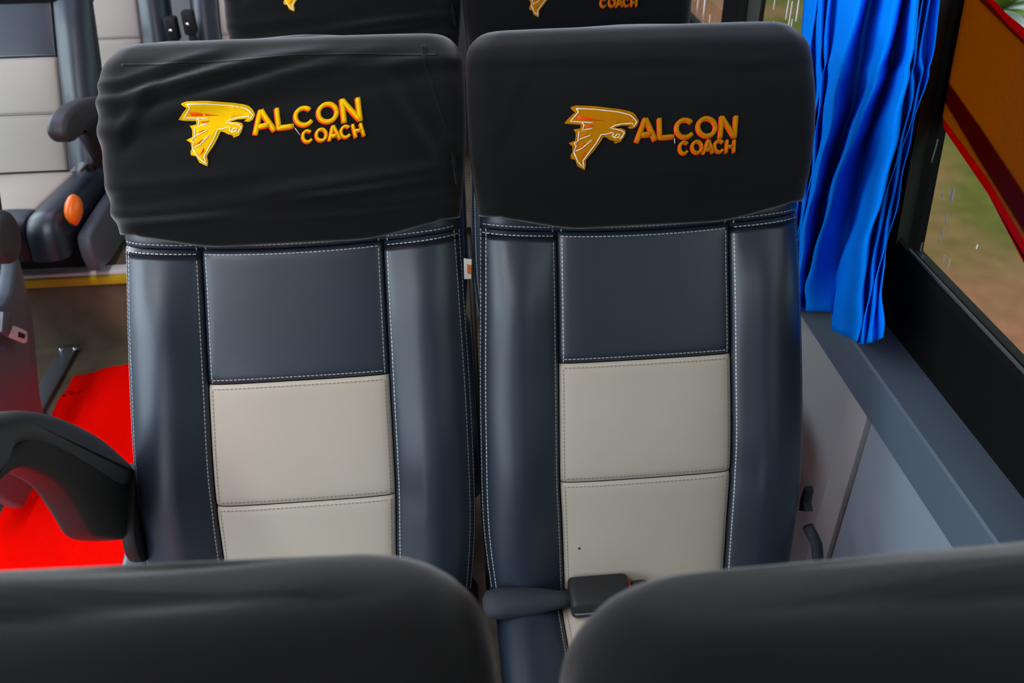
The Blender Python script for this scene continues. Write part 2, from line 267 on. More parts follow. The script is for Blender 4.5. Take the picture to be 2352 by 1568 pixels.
CURTAIN=[[(0.615,1.4717,1.1248),(0.6086,1.4108,0.9983),(0.5968,1.3366,0.8731),(0.5815,1.2813,0.7349),(0.5635,1.2131,0.6788)],[(0.59,1.3619,1.1522),(0.5856,1.3147,1.0317),(0.5775,1.2625,0.9071),(0.5671,1.2246,0.7681),(0.5548,1.178,0.702)],[(0.61,1.4015,1.142),(0.604,1.3461,1.0204),(0.5929,1.2913,0.8935),(0.5787,1.2463,0.755),(0.5618,1.188,0.6951)],[(0.585,1.3238,1.1615),(0.581,1.2733,1.0459),(0.5737,1.2369,0.9188),(0.5642,1.2072,0.7782),(0.553,1.1585,0.7147)],[(0.605,1.3627,1.1515),(0.5994,1.3074,1.0336),(0.5891,1.267,0.9046),(0.5758,1.2286,0.7652),(0.56,1.1685,0.7078)],[(0.58,1.293,1.1691),(0.5764,1.2513,1.0535),(0.5698,1.2195,0.9267),(0.5613,1.1916,0.7872),(0.5512,1.1441,0.7241)],[(0.602,1.3314,1.1592),(0.5966,1.2846,1.0415),(0.5868,1.2527,0.9111),(0.574,1.2122,0.7747),(0.559,1.154,0.7172)],[(0.545,1.1247,1.2109),(0.5442,1.1346,1.0943),(0.5429,1.1365,0.9652),(0.5411,1.1309,0.823),(0.539,1.104,0.7508)],[(0.632,1.2717,1.1727),(0.6242,1.2445,1.0539),(0.6099,1.2262,0.9218),(0.5914,1.1928,0.7847),(0.5694,1.1307,0.7316)],[(0.546,1.0219,1.2358),(0.5452,1.0414,1.1258),(0.5436,1.073,0.9936),(0.5417,1.1008,0.8401),(0.5394,1.0786,0.7657)],[(0.634,1.182,1.1943),(0.626,1.1653,1.0807),(0.6114,1.1511,0.9553),(0.5925,1.1065,0.8339),(0.5702,1.0551,0.7773)],[(0.628,1.1686,1.1978),(0.6205,1.1491,1.0864),(0.6068,1.1349,0.9627),(0.5891,1.0962,0.8399),(0.5681,1.0514,0.7474)],[(0.542,0.9837,1.2451),(0.5415,0.9559,1.1549),(0.5406,0.9506,1.0484),(0.5394,0.9434,0.93),(0.538,0.9137,0.8231)],[(0.595,1.0759,1.2212),(0.5902,1.0368,1.1256),(0.5814,1.0161,1.0171),(0.57,0.9904,0.9013),(0.5565,0.9401,0.8011)],[(0.562,1.0067,1.239),(0.5599,0.9769,1.1471),(0.556,0.9637,1.0418),(0.5509,0.9469,0.9273),(0.545,0.9087,0.8225)],[(0.6,1.0687,1.2228),(0.5948,1.0328,1.1268),(0.5852,1.0083,1.0204),(0.5729,0.9784,0.908),(0.5582,0.9242,0.8121)],[(0.575,1.0129,1.2371),(0.5718,0.9853,1.1438),(0.566,0.9692,1.0388),(0.5584,0.9436,0.9287),(0.5495,0.8963,0.8337)],[(0.606,1.0616,1.2243),(0.6003,1.0305,1.1273),(0.5899,1.006,1.0212),(0.5763,0.9697,0.9128),(0.5604,0.9091,0.8268)],[(0.59,1.0168,1.2356),(0.5856,0.9939,1.1403),(0.5775,0.9791,1.0338),(0.5671,0.9461,0.9268),(0.5548,0.8884,0.8465)]]
# ------------------------------------------------------------------ the setting: coach body
def struct(o, label=None):
    o['kind'] = 'structure'
    if label: o['label'] = label
    return o
XL, XR, YF, YB, ZC, YS, ZS = -2.02, 0.60, -3.4, 3.95, 2.05, 2.24, 0.243
struct(box('floor', (XL, YF, -0.06), (0.66, YS, 0.0), M['vinyl']), 'brown wood-look vinyl floor along the aisle')
struct(box('floor_rear', (XL, YS, -0.06), (0.66, YB, ZS), M['vinyl']), 'raised brown vinyl platform at the rear')
struct(box('trim_1', (XL + 0.01, YS - 0.004, ZS - 0.004), (0.59, YS + 0.035, ZS + 0.008), M['nosing'], bevel=0.003), 'white nosing strip on the step edge')
struct(box('trim_2', (XL + 0.01, YS - 0.012, ZS - 0.030), (0.59, YS - 0.0005, ZS - 0.004), M['yellow_strip'], bevel=0.002), 'yellow strip along the step edge')
# seat track beside the carpet, with two screw heads
tr = struct(box('trim_3', (-1.165, -1.5, 0.0), (-1.115, YS - 0.02, 0.012), M['alu'], bevel=0.004), 'dull metal seat track beside the carpet')
for xx in (-1.158, -1.118):
    disc_o = mesh('screw', [(xx + 0.008*math.cos(a)*s, YS - 0.03 + 0.008*math.sin(a)*s, z) for (s, z) in ((1, 0.012), (0.8, 0.016), (0.3, 0.018)) for a in np.linspace(0, 2*math.pi, 12, endpoint=False)],
                  grid_faces(12, 3, closed_u=True) + [tuple(range(24, 36))], M['steel'], tr)
# right wall
wr = struct(empty('wall_right', (0, 0, 0)), 'grey side wall under and around the right windows')
def wpart(o): o.parent = wr; return o
wpart(box('wall_panel', (0.60, YF, 0.0), (0.66, 0.925, 0.70), M['wall']))
wpart(box('wall_panel', (0.605, 0.990, 0.0), (0.66, YB, 0.70), M['wall_warm']))
wpart(box('joint_strip', (0.592, 0.928, 0.0), (0.655, 0.987, 0.699), M['wall_warm'], bevel=0.004))
wpart(prism('ledge', [(0.578, 0.696), (0.578, 0.764), (0.5805, 0.7675), (0.66, 0.772), (0.72, 0.772), (0.72, 0.696)], 'y', YF, YB, M['ledge']))
wpart(box('cant_panel', (0.62, YF, 1.68), (0.72, YB, ZC), M['ceil']))
# lower black frame, with the seal line, and the pillars
FR = [(0.640, 0.772), (0.640, 0.884), (0.646, 0.891), (0.655, 0.892), (0.690, 0.852), (0.715, 0.848), (0.715, 0.772)]
wpart(prism('sill_frame', FR, 'y', YF, YB, M['frame']))
wpart(prism('head_frame', [(0.640, 1.69), (0.640, 1.62), (0.70, 1.64), (0.715, 1.69)], 'y', YF, YB, M['frame']))
def pillar(lo0, lo1, hi0, hi1, mt=M['frame']):
    # a pillar whose front edge slants: (y front, y back) at sill and at head, with a splayed reveal
    V = []
    for (z, y0, y1) in ((0.775, lo0, lo1), (1.68, hi0, hi1)):
        V += [(0.640, y0 - 0.055, z), (0.640, y1, z), (0.715, y1, z), (0.715, y0, z), (0.690, y0, z)]
    return mesh('pillar', V, [(0, 1, 2, 3, 4), (5, 9, 8, 7, 6)] + [(k, (k + 1) % 5, 5 + (k + 1) % 5, 5 + k) for k in range(5)], mt, wr, smooth=False)
pillar(1.090, 1.50, 1.235, 1.55)
pillar(1.905, 1.965, 1.93, 1.985)
pillar(-0.75, -0.45, -0.75, -0.45)
pillar(-2.3, -2.0, -2.3, -2.0)
wpart(tube('sill_seal', [(0.6475, YF + 0.01, 0.8925), (0.6475, 1.03, 0.8925)], 0.0022, M['seal'], n=8))
wpart(tube('curtain_rail', [(0.585, -1.4, 1.70), (0.585, 3.6, 1.70)], 0.008, M['alu'], n=10))
# windows with glass and livery film
w1 = struct(empty('window_1', (0.7, 0.2, 0.85)), 'side window with orange and red livery film and raindrops')
w2 = struct(empty('window_2', (0.7, 2.7, 0.85)), 'rear side window with a red livery stripe and rain streaks')
w3 = struct(empty('window_3', (0.7, -1.4, 0.85)), 'side window towards the front of the coach')
def under(o, p):
    o.parent = p; o.matrix_parent_inverse = Matrix.Translation(-p.location); return o
under(box('glass_pane', (0.698, -0.46, 0.84), (0.704, 1.26, 1.68), M['glass']), w1)
under(box('glass_pane', (0.698, 1.49, 0.84), (0.704, 1.93, 1.68), M['glass']), w2)
under(box('glass_pane', (0.698, 1.955, 0.84), (0.704, 3.9, 1.68), M['glass']), w2)
under(box('glass_pane', (0.698, -3.35, 0.84), (0.704, -0.74, 1.68), M['glass']), w3)
def film(name, pts, mt, p, x=0.7055):
    return under(prism(name, pts, 'x', x, x + 0.0008, mt), p)
film('orange_band', [(1.24, 1.075), (1.127, 1.044), (1.067, 1.030), (0.990, 1.012), (0.937, 0.994), (0.873, 0.973), (0.70, 0.905), (0.58, 0.846), (-0.3, 0.846), (-0.3, 0.95), (0.5, 1.082), (0.80, 1.142), (1.000, 1.184), (1.058, 1.196), (1.100, 1.207), (1.24, 1.24)], M['film_orange'], w1)
film('brown_band', [(1.24, 1.118), (1.131, 1.090), (1.038, 1.065), (0.911, 1.027), (0.60, 0.92), (0.60, 0.865), (0.885, 0.984), (1.03, 1.030), (1.137, 1.066), (1.24, 1.09)], M['film_brown'], w1, 0.7068)
film('red_edge', [(1.135, 1.044), (1.067, 1.030), (0.990, 1.012), (0.937, 0.994), (0.873, 0.973), (0.70, 0.905), (0.58, 0.848), (0.545, 0.848), (0.69, 0.885), (0.862, 0.947), (0.930, 0.974), (0.985, 0.996), (1.062, 1.016), (1.125, 1.032)], M['film_red'], w1, 0.7068)
film('red_edge', [(1.24, 1.243), (1.098, 1.213), (1.061, 1.204), (1.008, 1.197), (0.80, 1.156), (0.5, 1.094), (-0.3, 0.96), (-0.3, 0.945), (0.5, 1.078), (0.80, 1.140), (1.000, 1.181), (1.056, 1.192), (1.120, 1.205), (1.24, 1.232)], M['film_red'], w1, 0.7068)
film('red_stripe', [(2.05, 0.86), (2.145, 0.935), (2.24, 1.05), (2.42, 1.25), (2.24, 1.25), (2.06, 1.02), (1.96, 0.93), (1.957, 0.86)], M['film_red'], w2)
rnd = random.Random(4)
def streak(y, z, ln, w, p):
    n = 7; V = []; F = []
    for i in range(n):
        t = i/(n - 1); ww = w*(0.35 + 0.65*math.sin(math.pi*min(1, 0.12 + t*0.8)))
        yy = y + 0.0006*math.sin(5*t + y*40) + 0.003*t*(0.5 if ln < 0.05 else 1)
        V += [(0.6975, yy - ww, z + ln*(t)), (0.6962, yy, z + ln*t), (0.6975, yy + ww, z + ln*t)]
    under(mesh('rain_drop', V, grid_faces(3, n, flip=True), M['drop'], None), p)
for (y, z, ln, w) in ((1.045, 0.957, 0.020, 0.0035), (1.043, 0.925, 0.014, 0.0022), (1.040, 0.905, 0.014, 0.0018), (1.043, 0.893, 0.010, 0.0018), (1.066, 0.953, 0.006, 0.002),
                      (1.115, 0.985, 0.035, 0.0016), (1.020, 0.872, 0.014, 0.0012), (1.006, 0.872, 0.016, 0.0010), (1.080, 0.86, 0.014, 0.001), (1.07, 0.848, 0.010, 0.0012), (0.96, 0.93, 0.006, 0.0012)): streak(y, z, ln, w, w1)
for (y, z, ln, w) in ((2.46, 0.83, 0.12, 0.010), (2.36, 0.86, 0.10, 0.004), (2.30, 0.86, 0.14, 0.006), (2.24, 0.87, 0.03, 0.003), (2.39, 0.90, 0.10, 0.003), (2.19, 0.86, 0.03, 0.004),
                      (1.80, 0.97, 0.03, 0.003), (1.72, 0.98, 0.08, 0.0022), (1.74, 1.02, 0.05, 0.0015), (1.69, 1.03, 0.06, 0.003), (1.705, 0.98, 0.05, 0.0015), (1.815, 1.02, 0.06, 0.0015)): streak(y, z, ln, w, w2)
under(box('seal_strip', (0.66, 1.888, 0.86), (0.697, 1.900, 1.66), M['seal'], bevel=0.003), w2)
# left wall, rear wall, front wall raised to cut windscreen light, ceiling
wlft = struct(empty('wall_left', (0, 0, 0)), 'left side wall with wide windows')
for a in (('wall_panel', (XL - 0.06, YF, 0.0), (XL, YB, 0.82), 'wall'), ('cant_panel', (XL - 0.06, YF, 1.74), (XL, YB, ZC), 'ceil')):
    box(a[0], a[1], a[2], M[a[3]], wlft)
for yy in (-2.2, -0.6, 1.0, 2.6): box('pillar', (XL - 0.06, yy, 0.82), (XL, yy + 0.08, 1.74), M['frame'], wlft)
w4 = struct(empty('window_4', (XL - 0.03, 0, 0.82)), 'wide clear window band across the aisle')
under(box('glass_pane', (XL - 0.033, YF, 0.82), (XL - 0.028, YB, 1.74), M['clear']), w4)
struct(box('wall_rear', (XL - 0.06, YB, 0.0), (0.72, YB + 0.06, ZC), M['wall_warm']), 'grey rear wall behind the back bench')
struct(box('unseen_wall_front', (XL - 0.06, YF - 0.06, 0.0), (0.72, YF, 1.40), M['wall_warm']), 'unseen grey front wall, raised to cut light from the windscreen')
struct(box('ceiling', (XL - 0.06, YF, ZC), (0.72, YB + 0.06, ZC + 0.05), M['ceil']), 'pale ceiling panel')
# ground outside, beside the coach
gv = [(-60, -60, -1.25), (60, -60, -1.25), (60, 60, -1.25), (-60, 60, -1.25)]
struct(mesh('ground', gv, [(0, 1, 2, 3)], M['ground'], smooth=False), 'muddy ground with olive grass outside the window')
struct(mesh('pavement', [(5.9 + 0.25*math.sin(k*1.3), 4 + k, -1.246) for k in range(14)] + [(7.9 + 0.3*math.sin(k*1.7 + 1), 4 + k, -1.246) for k in range(14)],
            [(k, k + 14, k + 15, k + 1) for k in range(13)], M['puddle'], smooth=False), 'pale wet path beyond the grass')
sh = tag(empty('leafy_plant', (6.55, 10.0, -1.25)), 'low green leafy plant outside, seen over the red film edge', 'plant')
for k in range(16):
    a = k*2.4; L = 0.55 + 0.25*rnd.random(); el = 0.3 + 0.9*rnd.random(); w = 0.10
    c, s_ = math.cos(a), math.sin(a); V = []
    for i in range(6):
        t = i/5; r_ = L*t*math.cos(el*(1 - 0.5*t)); z = L*t*math.sin(el) - 0.25*L*t*t; ww = w*math.sin(math.pi*min(1, 0.08 + 0.92*t))**0.8
        V += [(r_*c - ww*s_, r_*s_ + ww*c, z + 0.02), (r_*c, r_*s_, z), (r_*c + ww*s_, r_*s_ - ww*c, z + 0.02)]
    mesh('leaf', V, grid_faces(3, 6), M['leaf'], sh)
# light strips out of frame; the white one is added for overhead light
def strip_light(y0, y1, x, col, power, name, label):
    r_ = tag(empty(name, (x, 0.5*(y0 + y1), ZC)), label, 'light')
    box('housing', (-0.09, y0 - 0.5*(y0 + y1), -0.035), (0.09, y1 - 0.5*(y0 + y1), 0.0), M['ceil'], r_, bevel=0.008)
    em = bpy.data.materials.new(name + '_diffuser'); em.use_nodes = True; b = em.node_tree.nodes['Principled BSDF']
    b.inputs['Base Color'].default_value = (*col, 1); b.inputs['Emission Color'].default_value = (*col, 1); b.inputs['Emission Strength'].default_value = power
    box('diffuser', (-0.07, y0 + 0.02 - 0.5*(y0 + y1), -0.045), (0.07, y1 - 0.02 - 0.5*(y0 + y1), -0.034), em, r_, bevel=0.004)
strip_light(-0.6, 1.5, -0.95, (0.90, 0.95, 1.0), 19.0, 'unseen_strip_light', 'long white strip added out of view above the aisle for overhead light')
strip_light(2.3, 3.7, -1.2, (0.78, 0.62, 1.0), 8.0, 'unseen_strip_light', 'violet ceiling light strip above the rear platform')

# ------------------------------------------------------------------ red carpet runner
def carpet():
    nx, ny = 70, 200; V = []; rg = np.random.RandomState(3)
    x0, x1, y0, y1 = -1.085, -0.52, -1.6, 2.13
    for j in range(ny):
        for i in range(nx):
            u, v = i/(nx - 1), j/(ny - 1)
            x = x0 + (x1 - x0)*u; y = y0 + (y1 - y0)*v
            y += 0.028*u*v - 0.012*math.sin(9*u)*v
            if i == 0: x += 0.006*math.sin(y*9) + 0.004*math.sin(y*31)
            dd = max(0.0, 0.10 - math.hypot(x - x0, 0.55*(y - (y1 - 0.06)))) if y > y1 - 0.12 else 0
            y -= 0.6*dd
            e = min(u, 1 - u, v, 1 - v)
            z = 0.001 if e == 0 else 0.013 + 0.003*rg.rand()
            V.append((x, y, z))
    o = mesh('carpet_runner', V, grid_faces(nx, ny), M['carpet'])
    return tag(o, 'bright red carpet runner lying along the aisle floor', 'carpet')
carpet()

# ------------------------------------------------------------------ coach seats
XC = hermite([(-0.06, 0.113), (0.05, 0.1150), (0.13, 0.117), (0.29, 0.115), (0.46, 0.1125), (0.60, 0.112)])
WB = hermite([(-0.06, 0.213), (0.06, 0.2225), (0.20, 0.2215), (0.42, 0.2125), (0.52, 0.208), (0.6, 0.206)])
NC = hermite([(-0.06, -0.004), (0.05, 0.004), (0.16, 0.010), (0.30, 0.006), (0.46, -0.002), (0.6, 0.0)])
PROF = hermite([(0, 0.0), (0.1, 0.006), (0.25, 0.013), (0.4, 0.0185), (0.53, 0.0195), (0.68, 0.0155), (0.82, 0.007), (0.93, -0.006), (1.0, -0.020)])
H_MID, H_TOP = 0.127, 0.291
def hseam(x): return 0.459 + 0.012*(np.abs(x)/0.21)**2
def hem(x): return 0.466 + 0.020*sstep(0.08, 0.21, np.abs(x))
def leather(x, h, seed=0.0):
    x = np.asarray(x, float); h = np.asarray(h, float); ax = np.abs(x); c = XC(h); w = WB(h)
    q = np.clip((ax - c)/(w - c), 0, 1)
    inn = NC(h) + 0.005*(1 - np.clip(ax/c, 0, 1)**4)
    bf = 0.35 + 0.65*sstep(0.47, 0.36, h)
    bol = NC(h) + bf*PROF(q) + (1 - bf)*np.where(q > 0.68, (PROF(q) - 0.0155)*0.7, 0)
    bol = bol + 0.0022*np.sin(23*h + 3*np.sign(x) + seed)*q*(1 - q)*4 + 0.002*np.exp(-((h - H_MID)/0.03)**2)*(-1)*(q < 0.35)
    n = np.where(ax <= c, inn, bol)
    n = n - 0.0065*np.exp(-np.abs(ax - c)/0.0032)
    n = n - 0.006*np.exp(-np.abs(h - hseam(x))/0.003)
    for hs in (H_MID, H_TOP):
        n = n - np.where(ax <= c, 0.005*np.exp(-np.abs(h - hs)/0.003), 0.0)
    return n

FOLDS_L = [(-0.17, 0.668, 0.30, 0.10, 0.0035, 0.0055), (-0.13, 0.658, 0.24, 0.13, 0.0040, 0.0065), (-0.06, 0.672, 0.20, 0.13, 0.0035, 0.006),
           (-0.05, 0.650, 0.26, 0.16, 0.0045, 0.009), (-0.16, 0.640, 0.22, 0.09, 0.0030, 0.007), (0.08, 0.660, 0.16, 0.11, 0.0025, 0.007),
           (0.10, 0.672, 0.05, 0.10, 0.002, 0.005), (-0.15, 0.545, 0.06, 0.12, 0.003, 0.008), (-0.02, 0.528, 0.08, 0.18, 0.0035, 0.009),
           (0.10, 0.540, 0.10, 0.12, 0.003, 0.007), (-0.1, 0.512, 0.02, 0.16, 0.003, 0.006), (0.06, 0.508, 0.06, 0.14, 0.003, 0.006), (0.17, 0.60, -1.6, 0.08, 0.0025, 0.006), (-0.19, 0.60, 1.4, 0.08, 0.003, 0.006)]
FOLDS_L = [(a, b_, c, d, e_*2.0, f_*1.2) for (a, b_, c, d, e_, f_) in FOLDS_L]
FOLDS_R = [(-0.05, 0.668, -0.03, 0.18, 0.0020, 0.006), (0.10, 0.655, 0.10, 0.10, 0.0015, 0.007), (0.0, 0.530, 0.04, 0.20, 0.0022, 0.010),
           (-0.10, 0.512, 0.05, 0.12, 0.002, 0.006), (0.10, 0.515, 0.06, 0.12, 0.002, 0.006), (-0.18, 0.60, 2.0, 0.10, 0.0015, 0.008)]
COVT, COVR = 0.714, 0.040
NF = hermite([(0.44, 0.004), (0.465, 0.014), (0.495, 0.027), (0.54, 0.034), (0.585, 0.034), (0.63, 0.0275), (0.66, 0.018), (0.69, 0.005), (0.72, -0.009)])
CW = hermite([(0.44, 0.2070), (0.48, 0.2105), (0.54, 0.2170), (0.61, 0.2205), (0.68, 0.2195), (0.73, 0.218)])
def cover_front(x, h, folds):
    x = np.asarray(x, float); h = np.asarray(h, float)
    n = NF(h) - 0.010*(np.abs(x)/0.2)**3
    for (x0, h0, sl, ln, am, sg) in folds:
        L = math.hypot(1, sl); t = ((x - x0) + (h - h0)*sl)/L; d = (-(x - x0)*sl + (h - h0))/L
        n = n + am*np.exp(-(d/sg)**2)*np.exp(-(t/ln)**4) - 0.5*am*np.exp(-((d + 1.9*sg)/sg)**2)*np.exp(-(t/ln)**4)
    return n
LETTERS = {
 'A': [[(0.06, 0.0), (0.50, 0.97)], [(0.50, 0.97), (0.94, 0.0)], [(0.26, 0.30), (0.74, 0.30)]],
 'L': [[(0.13, 1.0), (0.13, 0.10), (1.0, 0.10)]],
 'C': [[(0.5 + 0.425*math.cos(a), 0.5 + 0.425*math.sin(a)) for a in np.linspace(math.radians(38), math.radians(322), 22)]],
 'O': [[(0.5 + 0.425*math.cos(a), 0.5 + 0.425*math.sin(a)) for a in np.linspace(0, 2*math.pi, 27)]],
 'N': [[(0.11, 0.0), (0.11, 1.0)], [(0.11, 0.96), (0.89, 0.04)], [(0.89, 0.0), (0.89, 1.0)]],
 'H': [[(0.13, 0.0), (0.13, 1.0)], [(0.87, 0.0), (0.87, 1.0)], [(0.13, 0.5), (0.87, 0.5)]]}
def ribbon(path, w, hgt, V, F, MI, mi, nf, S, base=0.0006, off=(0, 0), closed=False):
    P = [np.array(p) + np.array(off) for p in path]
    Q = []
    for i in range(len(P) - 1):                                    # resample so that the ribbon follows the cloth
        k = max(1, int(np.linalg.norm(P[i + 1] - P[i])/0.004))
        Q += [P[i] + (P[i + 1] - P[i])*t/k for t in range(k)]
    Q.append(P[-1]); n = len(Q); o = len(V)
    prof = ((-0.5, -0.4), (-0.46, 0.35), (-0.28, 0.85), (0, 1.0), (0.28, 0.85), (0.46, 0.35), (0.5, -0.4))
    for i in range(n):
        if closed: t = Q[(i + 1) % (n - 1)] - Q[(i - 1) % (n - 1)]
        else: t = Q[min(i + 1, n - 1)] - Q[max(i - 1, 0)]
        L = np.linalg.norm(t); t = t/L if L > 0 else np.array((1, 0)); pn = np.array((-t[1], t[0]))
        for (s, e) in prof:
            q = Q[i] + pn*s*w
            V.append(S(q[0], q[1], float(nf(q[0], q[1])) + base + hgt*e))
    f = grid_faces(7, n, off=o) + [tuple(o + k for k in range(7))[::-1], tuple(o + (n - 1)*7 + k for k in range(7))]
    F += f; MI += [mi]*len(f)
def patch(pts, hgt, V, F, MI, mi, nf, S, base=0.0006):
    bm = bmesh.new(); vs = [bm.verts.new((p[0], p[1], 0)) for p in pts]; bm.faces.new(vs)
    bmesh.ops.triangulate(bm, faces=bm.faces)
    for _ in range(3):
        long_e = [e for e in bm.edges if e.calc_length() > 0.010]
        if not long_e: break
        bmesh.ops.subdivide_edges(bm, edges=long_e, cuts=1); bmesh.ops.triangulate(bm, faces=bm.faces)
    bm.normal_update(); bm.verts.index_update(); o = len(V)
    for v in bm.verts: V.append(S(v.co.x, v.co.y, float(nf(v.co.x, v.co.y)) + base + hgt))
    nv = len(bm.verts); rim = {}
    for f in bm.faces:
        idx = [o + v.index for v in f.verts]
        F.append(tuple(idx if f.normal.z > 0 else idx[::-1])); MI.append(mi)
    for e in bm.edges:
        if len(e.link_faces) == 1:
            for v in e.verts:
                if v.index not in rim:
                    rim[v.index] = len(V); V.append(S(v.co.x, v.co.y, float(nf(v.co.x, v.co.y)) - 0.001))
            a, b = e.verts[0].index, e.verts[1].index
            F.append((o + a, o + b, rim[b], rim[a])); MI.append(mi)
    bm.free()

def build_seat(name, loc, zc=0.55, recline=23.0, lean=0.0, logo=None, thread='yellow', folds=FOLDS_R, seed=0.0,
               arm=None, arm_side=-1, skirt=None, detail=True, cushion_len=0.40, foot=-0.34, hem_drop=0.0):
    root = empty(name, loc); r = math.radians(recline); sr, cr = math.sin(r), math.cos(r)
    def S(x, h, n): return (x + lean*(h - 0.3), h*sr - n*cr, zc + h*cr + n*sr)
    def SG(X, H, N): return list(zip((X + lean*(H - 0.3)).ravel(), (H*sr - N*cr).ravel(), (zc + H*cr + N*sr).ravel()))
    # ---- hard shell behind the upholstery
    hs = np.concatenate([np.linspace(-0.05, 0.66, 16), [0.685, 0.697, 0.700]]); V = []; nper = 36
    for h in hs:
        ins = 0.0 if h < 0.66 else 0.03*(1 - math.sqrt(max(0, 1 - ((h - 0.66)/0.0401)**2)))
        w = float(WB(min(h, 0.5))) - 0.008 - ins; f, b = -0.022 - ins*0.4, -0.082 - 0.012*math.sin(max(0, h)*4) + ins*0.6
        for k in range(nper):
            a = 2*math.pi*k/nper; ca, sa = math.cos(a), math.sin(a)
            ex = math.copysign(abs(ca)**0.25, ca); ey = math.copysign(abs(sa)**0.35, sa)
            V.append(S(w*ex, h, (f + b)/2 + (f - b)/2*ey))
    F = grid_faces(nper, len(hs), closed_u=True) + [tuple(range(nper))[::-1], tuple((len(hs) - 1)*nper + k for k in range(nper))]
    mesh('back_shell', V, F, M['shell'], root)
    # ---- upholstery panels
    nv = 70 if detail else 36
    def stitches(path, parent, mt, surf, ln=0.0036, gap=0.0018, w=0.0010, hg=0.0005, SS=S):
        P = np.array(path); seg = np.linalg.norm(np.diff(P, axis=0), axis=1); cum = np.concatenate([[0], np.cumsum(seg)])
        V, F = [], []; s = 0.0
        while s + ln < cum[-1]:
            pts = []
            for t in (s, s + ln):
                pts.append(np.array([np.interp(t, cum, P[:, 0]), np.interp(t, cum, P[:, 1])]))
            d = (pts[1] - pts[0])/ln; pn = np.array((-d[1], d[0]))*w/2; o = len(V)
            for p in pts:
                for sg in (-1, 1):
                    q = p + pn*sg; z = float(surf(q[0], q[1])); V.append(SS(q[0], q[1], z - 0.0006)); V.append(SS(q[0], q[1], z + hg))
            F += [(o, o + 4, o + 5, o + 1), (o + 2, o + 3, o + 7, o + 6), (o + 1, o + 5, o + 7, o + 3), (o, o + 1, o + 3, o + 2), (o + 4, o + 6, o + 7, o + 5)]
            s += ln + gap
        if V: tag(mesh('stitching', V, F, mt, parent, smooth=False), kind='stuff')
    surf = lambda x, h: leather(x, h, seed)
    e = 0.0006
    for sg in (-1, 1):
        qs = np.concatenate([[0.0, 0.012, 0.03, 0.06], np.linspace(0.10, 0.9, 22), np.linspace(0.92, 1.0, 8)]); back = [0.012, 0.03, 0.05]
        vs = np.linspace(0, 1, nv); vs = np.concatenate([vs[:-1], [0.985, 0.994, 1.0]])
        X = np.zeros((len(vs), len(qs) + 3)); H = X.copy(); N = X.copy()
        for j, v in enumerate(vs):
            for it in range(2):
                h = -0.04 + v*(0.459 + 0.04) if it == 0 else -0.04 + v*(hseam(x) - e + 0.04)
                c, w = XC(h), WB(h); x = c + e + qs*(w - c - e)
            X[j, :len(qs)] = x; H[j, :len(qs)] = h
            N[j, :len(qs)] = leather(x, h, seed); 
            X[j, len(qs):] = x[-1] - np.array([0.0005, 0.003, 0.008]); H[j, len(qs):] = H[j, len(qs) - 1]; N[j, len(qs):] = N[j, len(qs) - 1] - np.array(back)
        X *= sg
        b = mesh('side_bolster', SG(X, H, N), grid_faces(X.shape[1], X.shape[0], flip=(sg < 0)), M['leather'], root)
        hh = np.linspace(-0.035, 0.452, 120)
        stitches([(sg*(float(XC(h)) + 0.0052), h) for h in hh], b, M['stitch'], surf)
        if detail:
            for dx in (0.0075, 0.0012):
                stitches([(sg*(float(WB(h)) - dx), h) for h in np.linspace(-0.03, 0.47, 120)], b, M['stitch'], surf)
            stitches([(sg*x, float(hseam(x)) - 0.0055) for x in np.linspace(0.118, 0.208, 30)], b, M['stitch'], surf)
    def panel(nm, h0, h1, mt, smt, top=True, nvv=26):
        us = np.concatenate([[0, 0.006, 0.015, 0.03], np.linspace(0.06, 0.94, 22), [0.97, 0.985, 0.994, 1.0]])
        vs = np.concatenate([[0, 0.01, 0.03], np.linspace(0.07, 0.93, nvv), [0.97, 0.99, 1.0]])
        X = np.zeros((len(vs), len(us))); H = X.copy()
        for j, v in enumerate(vs):
            h = h0 + v*(h1 - h0); c = XC(h) - e; x = -c + us*2*c; X[j] = x
            H[j] = h0 + e + v*((hseam(x) if h1 > 0.4 else h1) - e - h0 - e)
        N = leather(X, H, seed)
        p = mesh(nm, SG(X, H, N), grid_faces(len(us), len(vs)), mt, root)
        for sg in (-1, 1): stitches([(sg*(float(XC(h)) - 0.0058), h) for h in np.linspace(h0 + 0.002, h1 - 0.002, 40)], p, smt, surf)
        xs = np.linspace(-0.108, 0.108, 40)
        if h0 > 0: stitches([(x, h0 + 0.0058) for x in xs], p, smt, surf)
        stitches([(x, (float(hseam(x)) if h1 > 0.4 else h1) - 0.0058) for x in xs], p, smt, surf)
        return p
    panel('upper_panel', H_TOP, 0.459, M['leather'], M['stitch'])
    panel('middle_panel', H_MID, H_TOP, M['beige'], M['stitch_tan'])
    lowp = panel('lower_panel', -0.035, H_MID, M['beige'], M['stitch_tan'])
    # band of leather under the head cover
    xs = np.concatenate([np.linspace(-1, -0.9, 8), np.linspace(-0.88, 0.88, 50), np.linspace(0.9, 1, 8)]); vs = np.array([0, 0.02, 0.06, 0.2, 0.4, 0.7, 1.0])
    X = np.zeros((len(vs), len(xs))); H = X.copy()
    for j, v in enumerate(vs):
        X[j] = xs*WB(0.47 + 0.04*v); H[j] = hseam(X[j]) + e + v*0.05
    nb = mesh('neck_band', SG(X, H, leather(X, H, seed)), grid_faces(len(xs), len(vs)), M['leather'], root)
    stitches([(x, float(hseam(x)) + 0.0055) for x in np.linspace(-0.206, 0.206, 60)], nb, M['stitch'], surf)
    if detail:
        for sx in (-1, 1):
            for dx in (-0.0055, 0.0055): stitches([(sx*(0.1125 + dx), h) for h in np.linspace(0.462, 0.485, 6)], nb, M['stitch'], surf)
